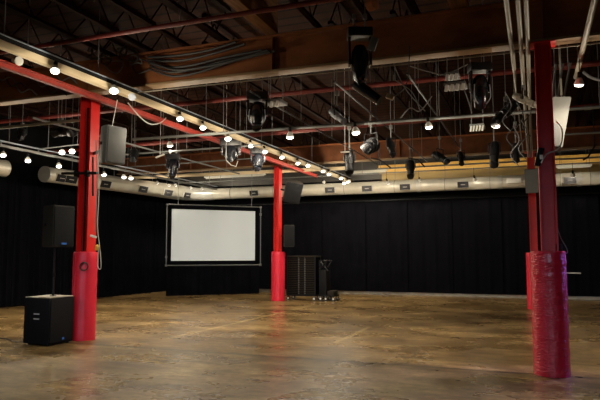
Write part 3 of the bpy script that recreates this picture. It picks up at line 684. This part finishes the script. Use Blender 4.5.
# speaker clamped to the left column
sp = PY(111.5, 145.5, 7.75)
t = speaker('wall_speaker', sp, (.36, .27, .6), -.28, .06, 'grey loudspeaker mounted high on the left red column', m_grey, m_grey, None)
MB().tube([(LX + .1, LY, sp.z - .05), sp - V((.12, 0, .05))], .03, 8).build('bracket', m_blackmetal, t)
MB().tube([sp + V((0, 0, .3)), sp + V((.05, .05, .75)), ], .006, 6).build('safety_wire', m_white, t)
t = thing('pipe_clamp', 'black pipe clamp bar strapped across the left column', 'clamp', (LX, LY - .16, 2.86))
zc_ = PY(85, 173.5, LY - .16).z
MB().tube([PY(62, 173.5, LY - .16), PY(103, 173, LY - .16)], .022, 8).build('bar', m_blackmetal, t)
MB().tube([PY(93, 157, LY - .16), PY(93, 196, LY - .16)], .016, 8).build('upright', m_blackmetal, t)
for dx in (-.11, .11): MB().span((LX + dx - .03, LY - .19, zc_ - .05), (LX + dx + .03, LY - .112, zc_ + .05), .008).build('jaw', m_black, t)
# middle column speakers
p = PY(292.5, 191.5, 16.2)
t = speaker('wall_speaker', p, (.5, .34, .62), -1.05, .22, 'tilted dark loudspeaker at the top of the far left column', m_cab, m_grille)
MB().tube([(-7.1, 16.6, p.z), p + V((-.1, .1, 0))], .025, 8).build('bracket', m_blackmetal, t)
t.rotation_euler = (0, .22, 0)
p = PY(288.5, 236, 16.75)
t = speaker('wall_speaker', p, (.32, .25, .66), -1.0, .0, 'black loudspeaker low on the far left column above the carts', m_cab, m_grille)
MB().tube([(-7.1, 16.66, p.z), p + V((-.05, .05, 0))], .02, 8).build('bracket', m_blackmetal, t)
# pale one behind the near right column
p = PY(562.5, 121, 8.9)
t = thing('wall_speaker', 'pale grey tapering loudspeaker behind the nearest right column', 'loudspeaker', p)
w_ = MB(); w_.prism([PY(549, 96.5, 8.75), PY(571.5, 96.5, 8.75), PY(562.5, 148, 8.75), PY(549, 148, 8.75)], .3, (-.1, 1, 0)); bmesh.ops.bevel(w_.bm, geom=w_.bm.edges[:], offset=.012, segments=2, affect='EDGES'); w_.build('cabinet', m_pale, t)
w_ = MB(); w_.prism([PY(551, 123, 8.742), PY(561, 123, 8.742), PY(559.5, 146, 8.742), PY(551, 146, 8.742)], .01, (0, -1, 0)); w_.build('grille', m_grey, t)
MB().tube([p + V((0, .0, .36)), V((p.x, p.y + .05, 4.1)), V((p.x, p.y + .05, ZC))], .014, 8).build('hanger', m_conduit, t)
p = PY(534, 181, 16.3)
t = speaker('wall_speaker', p, (.36, .3, .62), -1.9, .1, 'dark grey loudspeaker on the far right column', m_cab, m_grey)
MB().tube([p + V((0, .1, 0)), (-.02, 16.56, p.z)], .02, 8).build('bracket', m_blackmetal, t)
p = PY(545, 158, 7.45)
# cable loop on near right column
lp = [PY(541, 163, 7.5), PY(547, 154, 7.5), PY(558, 149, 7.52), PY(562.5, 138, 7.55), PY(561, 127, 7.6), PY(556, 121, 7.65)]
single(MB(lp[0]).curve(lp, .008), 'cable', m_whitecable, 'thin white cable looping off the nearest right column', 'cable')
t = thing('cable_clamp', 'black clamp with white tag on the left side of the nearest column', 'clamp', PY(539, 158, 7.55))
MB().box(PY(539.5, 157, 7.54), (.07, .06, .22), M4.Rotation(.25, 3, 'Y'), .01).build('body', m_black, t)
MB().box(PY(541.5, 157, 7.5), (.035, .02, .05), None, .004).build('tag', m_white, t)
lp = [PY(556.5, 205, 7.72), PY(557, 225, 7.74), PY(561, 238, 7.74), PY(566.5, 248, 7.75), PY(567, 253, 7.76), PY(561, 253, 7.76)]
single(MB(lp[0]).curve(lp, .006), 'cable', m_wire, 'thin dark cable dropping down the right side of the nearest column', 'cable')
p = PY(559, 249, 7.72); single(MB(p).box(p, (.07, .06, .12), None, .008), 'junction_box', m_black, 'small black box on top of the nearest column wrap', 'box')
# cables down the left column
lp = [PY(98, 150, 7.55), PY(99, 190, 7.55), PY(97.5, 225, 7.56), PY(99.5, 245, 7.56), PY(101, 262, 7.56), PY(100.5, 269, 7.56), PY(98, 266, 7.56), PY(98.5, 248, 7.57)]
single(MB(lp[0]).curve(lp, .006), 'cable', m_whitecable, 'white cable hanging down the right side of the left column', 'cable')
lp = [PY(96, 140, 7.53), PY(97, 185, 7.53), PY(95.5, 232, 7.53)]
single(MB(lp[0]).curve(lp, .008), 'cable', m_wire, 'grey cable running straight down the left column beside the white one', 'cable')
p = PY(97, 247.5, 7.55); t = thing('plug', 'yellow plug on the cable at the left column', 'plug', p)
MB().lathe(p, (.3, -.2, 1), [(-.05, .012), (-.03, .03), (.03, .03), (.045, .015)], 10).build('body', m_yellow, t)
p = PY(93.5, 236.5, 7.52); single(MB(p).box(p, (.11, .04, .035), M4.Rotation(.25, 3, 'Y'), .008), 'connector', m_white, 'white connector on the left column above its padded wrap', 'connector')
# conduit on left column face
single(MB((LX, LY - .1, 1.5)).tube([(LX + .03, LY - .09, 1.45), (LX + .03, LY - .09, 3.85)], .014, 8), 'conduit', m_blackmetal, 'thin dark conduit in the recess of the left column', 'conduit')

# subwoofer, pole, top speaker
sx0, sx1, sy0, sy1 = -7.44, -6.935, 7.25, 7.78
hs = PX(51, 297.5, sx1).z
hs = PY(51, 297.5, sy0).z
t = thing('subwoofer', 'black subwoofer on the floor in front of the left red column', 'loudspeaker', ((sx0 + sx1) / 2, (sy0 + sy1) / 2, 0))
MB().span((sx0, sy0, .02), (sx1, sy1, hs - .015), .014).build('cabinet', m_subbox, t)
MB().span((sx0 + .005, sy0 + .005, hs - .016), (sx1 - .005, sy1 - .005, hs), .006).build('top_panel', m_subtop, t, label='top panel coloured pale for light from above')
MB().span((sx1, sy0 + .02, .05), (sx1 + .014, sy1 - .02, hs - .04), .005).build('grille', m_grille, t)
MB().span((sx1 + .014, sy0 + .27, .07), (sx1 + .02, sy0 + .31, .105)).build('badge', m_logo, t)
for z in (.47, .395):
    MB().span((sx0 + .20, sy0 - .006, z), (sx0 + .31, sy0 + .002, z + .018), .002).build('handle_trim', m_mark, t)
for y in (sy0 + .06, sy1 - .06):
    for x in (sx0 + .06, sx1 - .06): MB().lathe((x, y, 0), (0, 0, 1), [(0, .02), (.021, .022)], 10).build('foot', m_rubber, t)
MB().span((sx0 - .012, sy0 + .2, .55), (sx0 + .001, sy0 + .38, .62), .004).build('handle', m_black, t)
pc = V(((sx0 + sx1) / 2 + .02, (sy0 + sy1) / 2, hs))
ptop = PY(53, 247, pc.y)
pcx = PY(53, 296, pc.y).x
t = thing('speaker_pole', 'thin black pole standing on the subwoofer', 'pole', (pcx, pc.y, hs))
MB().lathe((pcx, pc.y, hs), (0, 0, 1), [(0, .05), (.01, .05), (.015, .02), (.03, .018)], 14).build('flange', m_black, t)
MB().tube([(pcx, pc.y, hs + .03), (pcx, pc.y, ptop.z - .02)], .018, 12).build('tube', m_blackmetal, t)
MB().tube([(pcx, pc.y, hs + .30), (pcx, pc.y, hs + .36)], .026, 12).build('collar', m_black, t)
sc_ = PY(57, 225.5, pc.y)
hh = (PY(57, 205.5, pc.y).z - PY(57, 246.5, pc.y).z)
t = speaker('pa_speaker', (pcx + .03, pc.y, ptop.z + hh / 2), (.38, .36, hh), -.2, .0, 'black loudspeaker with blue badge on the pole above the subwoofer', m_cab, m_grille, m_logo, None, .09)
lp = [(sx0 + .02, sy1 - .1, .012), (sx0 - .15, sy0 + .25, .008), (sx0 - .3, sy0 + .15, .008), (sx0 - .6, sy0 + .3, .008), (sx0 - 1.2, sy0 + .5, .008)]
single(MB(lp[0]).curve(lp, .008), 'cable', m_rubber, 'black cable on the floor left of the subwoofer', 'cable')

# ---------------------------------------------------------------- projection screen
A = V((-11.42, 17.07, 0)); B = V((-9.08, 19.32, 0)); U = (B - A).normalized(); NR = U.cross(ZZ)
if NR.dot(CAM - A) < 0: NR = -NR
rot = M4((U, NR, ZZ)).transposed().to_3x3()
def SP(u, z, n=0.0): return A + U * u + ZZ * z + NR * n
t = thing('projection_screen', 'large framed projection screen hung across the far left corner', 'projection screen', SP(1.62, 1.0))
MB().box(SP(1.61, 2.04), (2.96, .01, 1.75), rot).build('screen_surface', m_screen, t, label='pale grey screen surface')
f = MB()
for z in (1.11, 2.97): f.box(SP(1.61, z, .0), (3.2, .03, .125), rot)
for u in (.075, 3.145): f.box(SP(u, 2.04, .0), (.125, .03, 1.99), rot)
f.build('black_border', m_velvet, t)
g = MB(); fr = [SP(-.02, 1.02, .02), SP(3.28, 1.02, .02), SP(3.28, 3.06, .02), SP(-.02, 3.06, .02)]
for i in range(4): g.tube([fr[i], fr[(i + 1) % 4]], .018, 8)
g.build('frame_tube', m_pipe, t, label='thin grey tube frame')
for u in (.35, 2.95): MB().tube([SP(u, 3.06), SP(u, ZC)], .008, 6).build('hanging_cable', m_wire, t)
for u, z in ((-.02, 1.02), (3.28, 1.02), (3.28, 3.06), (-.02, 3.06), (-.02, 1.3), (3.28, 2.8)):
    MB().box(SP(u, z, .02), (.06, .05, .06), rot, .008).build('corner_joint', m_pipe, t)
curtain(SP(.0, 0), SP(3.25, 0), .015, 1.02, .03, 11, 'curtain', 'short black cloth skirt hanging under the projection screen', None, NR)

# ---------------------------------------------------------------- carts
x0, x1, y0, y1 = -7.13, -6.17, 17.1, 17.62
t = thing('rolling_cart', 'tall black slatted rolling cart right of the far left column', 'cart', ((x0 + x1) / 2, (y0 + y1) / 2, 0))
MB().span((x0, y0, .13), (x1, y1, .18), .008).build('base', m_black, t)
MB().span((x0, y0, 1.30), (x1, y1, 1.345), .008).build('top', m_slat, t)
for x in (x0 + .02, x0 + .40, x0 + .60, x1 - .02):
    for y in (y0 + .015, y1 - .015): MB().span((x - .014, y - .014, .18), (x + .014, y + .014, 1.30)).build('post', m_blackmetal, t)
MB().span((x0 + .02, y0 + .05, .18), (x1 - .02, y1 - .04, 1.3)).build('load', m_velvet, t)
sl = MB()
for k in range(20): sl.span((x0 + .03, y0 + .012, .21 + k * .054), (x1 - .03, y0 + .045, .235 + k * .054))
sl.build('slats', m_slat, t)
for xs in (x0 + .42, x0 + .62):
    r = MB()
    for k in range(20): r.span((xs - .016, y0 - .012, .205 + k * .054), (xs + .016, y0 + .002, .225 + k * .054))
    r.build('rivets', m_pipe, t)
def caster(x, y, parent, h=.15, m=m_chrome):
    o = MB().span((x - .03, y - .025, h * .75), (x + .03, y + .025, h), .004); o.span((x - .022, y - .03, h * .35), (x + .022, y - .024, h)); o.span((x - .022, y + .024, h * .35), (x + .022, y + .03, h))
    c = o.build('caster', m, parent)
    MB().tube([(x, y - .02, h * .42), (x, y + .02, h * .42)], h * .42, 14).build('wheel', m_rubber, c)
    MB().tube([(x, y - .034, h * .42), (x, y + .034, h * .42)], h * .2, 10).build('hub', m_white, c)
for x in (x0 + .06, x1 - .06):
    for y in (y0 + .05, y1 - .05): caster(x, y, t)
x0, x1 = -6.1, -5.6
t = thing('rolling_cart', 'low open black rolling cart with silver casters right of the slatted cart', 'cart', ((x0 + x1) / 2, 17.4, 0))
MB().span((x0, 17.15, .13), (x1, 17.65, .17), .006).build('base', m_black, t)
for x in (x0 + .02, x0 + .22): MB().tube([(x, 17.2, .17), (x, 17.2, 1.2)], .014, 8).build('post', m_blackmetal, t)
MB().tube([(x0 + .02, 17.2, 1.2), (x0 + .42, 17.2, 1.2)], .018, 8).build('handle', m_blackmetal, t)
h_ = MB(); h_.tube([(x0 + .05, 17.17, .95), (x0 + .28, 17.17, 1.22)], .025, 8); h_.tube([(x0 + .06, 17.17, 1.18), (x0 + .3, 17.17, .9)], .02, 8); h_.tube([(x0 + .3, 17.17, 1.0), (x0 + .42, 17.17, 1.2)], .02, 8); h_.build('brace', m_blackmetal, t)
MB().span((x0 + .02, 17.2, .17), (x0 + .24, 17.6, .9), .01).build('load', m_black, t)
MB().span((x0 + .26, 17.2, .17), (x1 - .02, 17.6, .3), .02).build('side_bag', m_slat, t)
for x in (x0 + .06, x0 + .22, x1 - .04):
    for y in (17.2, 17.6): caster(x, y, t)
# small pale rod by the right end of the back wall
p, q = PY(566, 273, 20.05), PY(581, 273.3, 20.05)
t = thing('wall_bar', 'short pale bar sticking out right of the nearest column before the back curtain', 'bar', p)
MB().tube([p, q], .02, 8).build('bar', m_whitecable, t)
MB().tube([p + V((.03, 0, 0)), p + V((.03, .5, 0))], .012, 6).build('support', m_blackmetal, t)

# ---------------------------------------------------------------- cable bundles on the near beam
def cable(pts, r, label, group, m=m_rubber): return single(MB(pts[0]).curve(pts, r), 'cable', m, label, 'cable', group)
drape = [((148, 60), (165, 61), (185, 60), (215, 53), (245, 44)), ((149, 63), (165, 67), (188, 66), (222, 58), (262, 50)), ((150, 66), (168, 72), (190, 70), (224, 61), (275, 51)), ((148, 57), (160, 57), (182, 55), (210, 50), (236, 42)),
         ((150, 69), (172, 76), (196, 73), (230, 62), (270, 52)), ((150, 62), (176, 70), (204, 67), (235, 60), (268, 50))]
dl = ['topmost but one', 'third from top', 'fourth from top', 'topmost', 'lowest', 'second from lowest']
for i, d in enumerate(drape):
    cable([PY(x, y, yb1(PY(x, y, 7.7).x) - .14 - .01 * i) for x, y in d], .02, 'black cable drooping across the near beam left of centre, %s of the bundle' % dl[i], 'black cables drooping across the near beam')
for i in range(9):
    cx_, cy_ = 92 + (i * 7.3) % 52, 50 + (i * 5.1) % 20; R_ = 3 + (i * 2.7) % 5
    pts = [PY(cx_ + R_ * 1.5 * math.cos(a), cy_ + R_ * math.sin(a * 1.0) + 2 * math.sin(2.3 * a + i), 7.72 + .025 * (i % 4)) for a in [k * .75 + i for k in range(9)]]
    cable(pts, .012, 'tangled dark cable coil above the cream rail near the left column', 'tangled cables over the left column', m_rubber if i % 3 else m_wire)
for i in range(7):
    cx_, cy_ = 4 + i * 10, 78 + (i * 6.1) % 18
    pts = [PY(cx_ - 9, cy_ - 8, 7.9), PY(cx_ - 3, cy_ + 2, 7.84), PY(cx_ + 6, cy_ - 1, 7.84), PY(cx_ + 13, cy_ + 5, 7.9)]
    cable(pts, .013, 'loose dark cable under the red beam at the far left', 'loose cables at the far left', m_rubber if i % 2 else m_wire)
lp = [PX(128, 103, -6.4), PX(140, 117, -6.4), PX(150, 124, -6.4), PX(160, 123, -6.4), PX(166, 118, -6.4)]
cable(lp, .01, 'thin white cable looping below the red beam right of the left column', None, m_whitecable)
for i, d in enumerate((((400, 118), (410, 108), (420, 111), (432, 96)), ((395, 80), (412, 92), (420, 110)), ((410, 66), (430, 72), (446, 74), (468, 64)), ((462, 84), (468, 100), (472, 113)), ((392, 60), (405, 88), (425, 111)))):
    cable([PY(x, y, 9.0) for x, y in d], .009, 'thin loose mid ceiling cable right of centre, ' + ['nearest the long pipe', 'the steep one on the left', 'the slack one under the near beam', 'below the louvred fitting', 'the longest slanting one'][i], 'loose cables in the mid ceiling', m_wire)
for i in range(6):
    a = PY(505 + 4 * i, 92 + (i * 17) % 40, 9.4); cable([a, a + V((.08, .1, -.2)), a + V((-.05, .05, -.42)), a + V((.06, 0, -.6))], .007, 'loose dark cable among the conduits left of the nearest column', 'loose cables among the conduits', m_rubber if i % 2 else m_wire)
lp = [PY(583, 72, 9.2), PY(592, 78, 9.2), PY(604, 81, 9.2)]
cable(lp, .02, 'pale cable sagging at the right edge behind the hanging lamp', None, m_wire)
t = thing('cable_tie', 'small orange-red reel hanging at the top middle of the ceiling', 'reel', PY(372, 3, 7.0))
p = PY(372, 4, 7.0); MB().lathe(p, (1, -.4, 0), [(-.06, .05), (-.05, .08), (.05, .08), (.06, .05)], 14).build('spool', m_brown, t)
MB().tube([p, V((p.x, p.y, ZC))], .01, 6).build('stem', m_blackmetal, t)
# hanging wires in the middle ceiling
for i, (px, y) in enumerate(((334, 9.0), (301, 9.2), (419, 9.1), (546, 12.0), (412, 13.0), (283, 9.2))):
    p = PY(px, 120, y); single(MB((p.x, y, 3.6)).tube([(p.x, y, 3.62), (p.x, y, ZC)], .005, 5), 'hanging_wire', m_wire, 'thin grey hanging wire in the mid ceiling, ' + ['right of the scanner pair', 'second right of the scanner', 'left of the tilted lamp', 'right of the nearest column', 'above the ledger downlight', 'closest to the scanner'][i], 'wire', 'thin hanging wires')

# ---------------------------------------------------------------- light
w = bpy.data.worlds.new('world'); S.world = w; w.use_nodes = True
nt = w.node_tree; bg = nt.nodes['Background']; bg.inputs['Strength'].default_value = 5.0
tc = nt.nodes.new('ShaderNodeTexCoord'); sz = nt.nodes.new('ShaderNodeSeparateXYZ'); nt.links.new(tc.outputs['Generated'], sz.inputs[0])
cr = nt.nodes.new('ShaderNodeValToRGB'); e = cr.color_ramp.elements
e[0].position = 0.0; e[0].color = (.03, .03, .028, 1); e[1].position = 0.03; e[1].color = (.55, .72, 1.0, 1)
nt.links.new(sz.outputs['Z'], cr.inputs['Fac']); nt.links.new(cr.outputs['Color'], bg.inputs['Color'])
for a, b in ox:
    ld = bpy.data.lights.new('window_portal', 'AREA'); ld.shape = 'RECTANGLE'; ld.size = b - a; ld.size_y = z1 - z0; ld.cycles.is_portal = True
    lo = bpy.data.objects.new('window_portal', ld); COL.objects.link(lo); lo.location = ((a + b) / 2, YF - .1, (z0 + z1) / 2); lo.rotation_euler = (PI / 2, 0, PI)
# house lamps of the near part of the hall behind and beside the camera
for x, y in ((-9, 3.5), (-4, 2), (5.5, 12), (4.5, 17), (-3.5, -2), (3.5, -2)):
    ld = bpy.data.lights.new('house_lamp', 'SPOT'); ld.energy = 85; ld.color = WARM; ld.shadow_soft_size = .08; ld.spot_size = 2.9; ld.spot_blend = .5
    lo = bpy.data.objects.new('house_lamp', ld); COL.objects.link(lo); lo.location = (x, y, 3.7)
def add_spot(loc, target, col, e, size=.7, soft=.12):
    ld = bpy.data.lights.new('unseen_spot', 'SPOT'); ld.energy = e; ld.color = col; ld.spot_size = size; ld.spot_blend = .4; ld.shadow_soft_size = soft
    lo = bpy.data.objects.new('unseen_spot', ld); COL.objects.link(lo); lo.location = loc; lo.rotation_euler = (V(target) - V(loc)).to_track_quat('-Z', 'Y').to_euler()
add_spot((3.3, 10.6, 2.6), (.22, 7.75, .75), (.36, .16, 1.0), 750, .4, .2)  # violet stage LED out of view, lights the near column's right side
add_spot((.6, -4.0, 2.2), (-10.25, 18.2, 2.05), (.84, .94, 1.0), 2300, .17, .1)  # added spot behind the camera to brighten the projection screen, no fixture

S.view_settings.view_transform = 'Standard'; S.view_settings.look = 'None'; S.view_settings.gamma = 1; S.view_settings.use_curve_mapping = False
S.view_settings.exposure = 0.18
S.cycles.max_bounces = 6; S.cycles.diffuse_bounces = 3; S.cycles.glossy_bounces = 3; S.cycles.sample_clamp_indirect = 1.5; S.cycles.sample_clamp_direct = 5.0; m_bulb.cycles.emission_sampling = 'NONE'
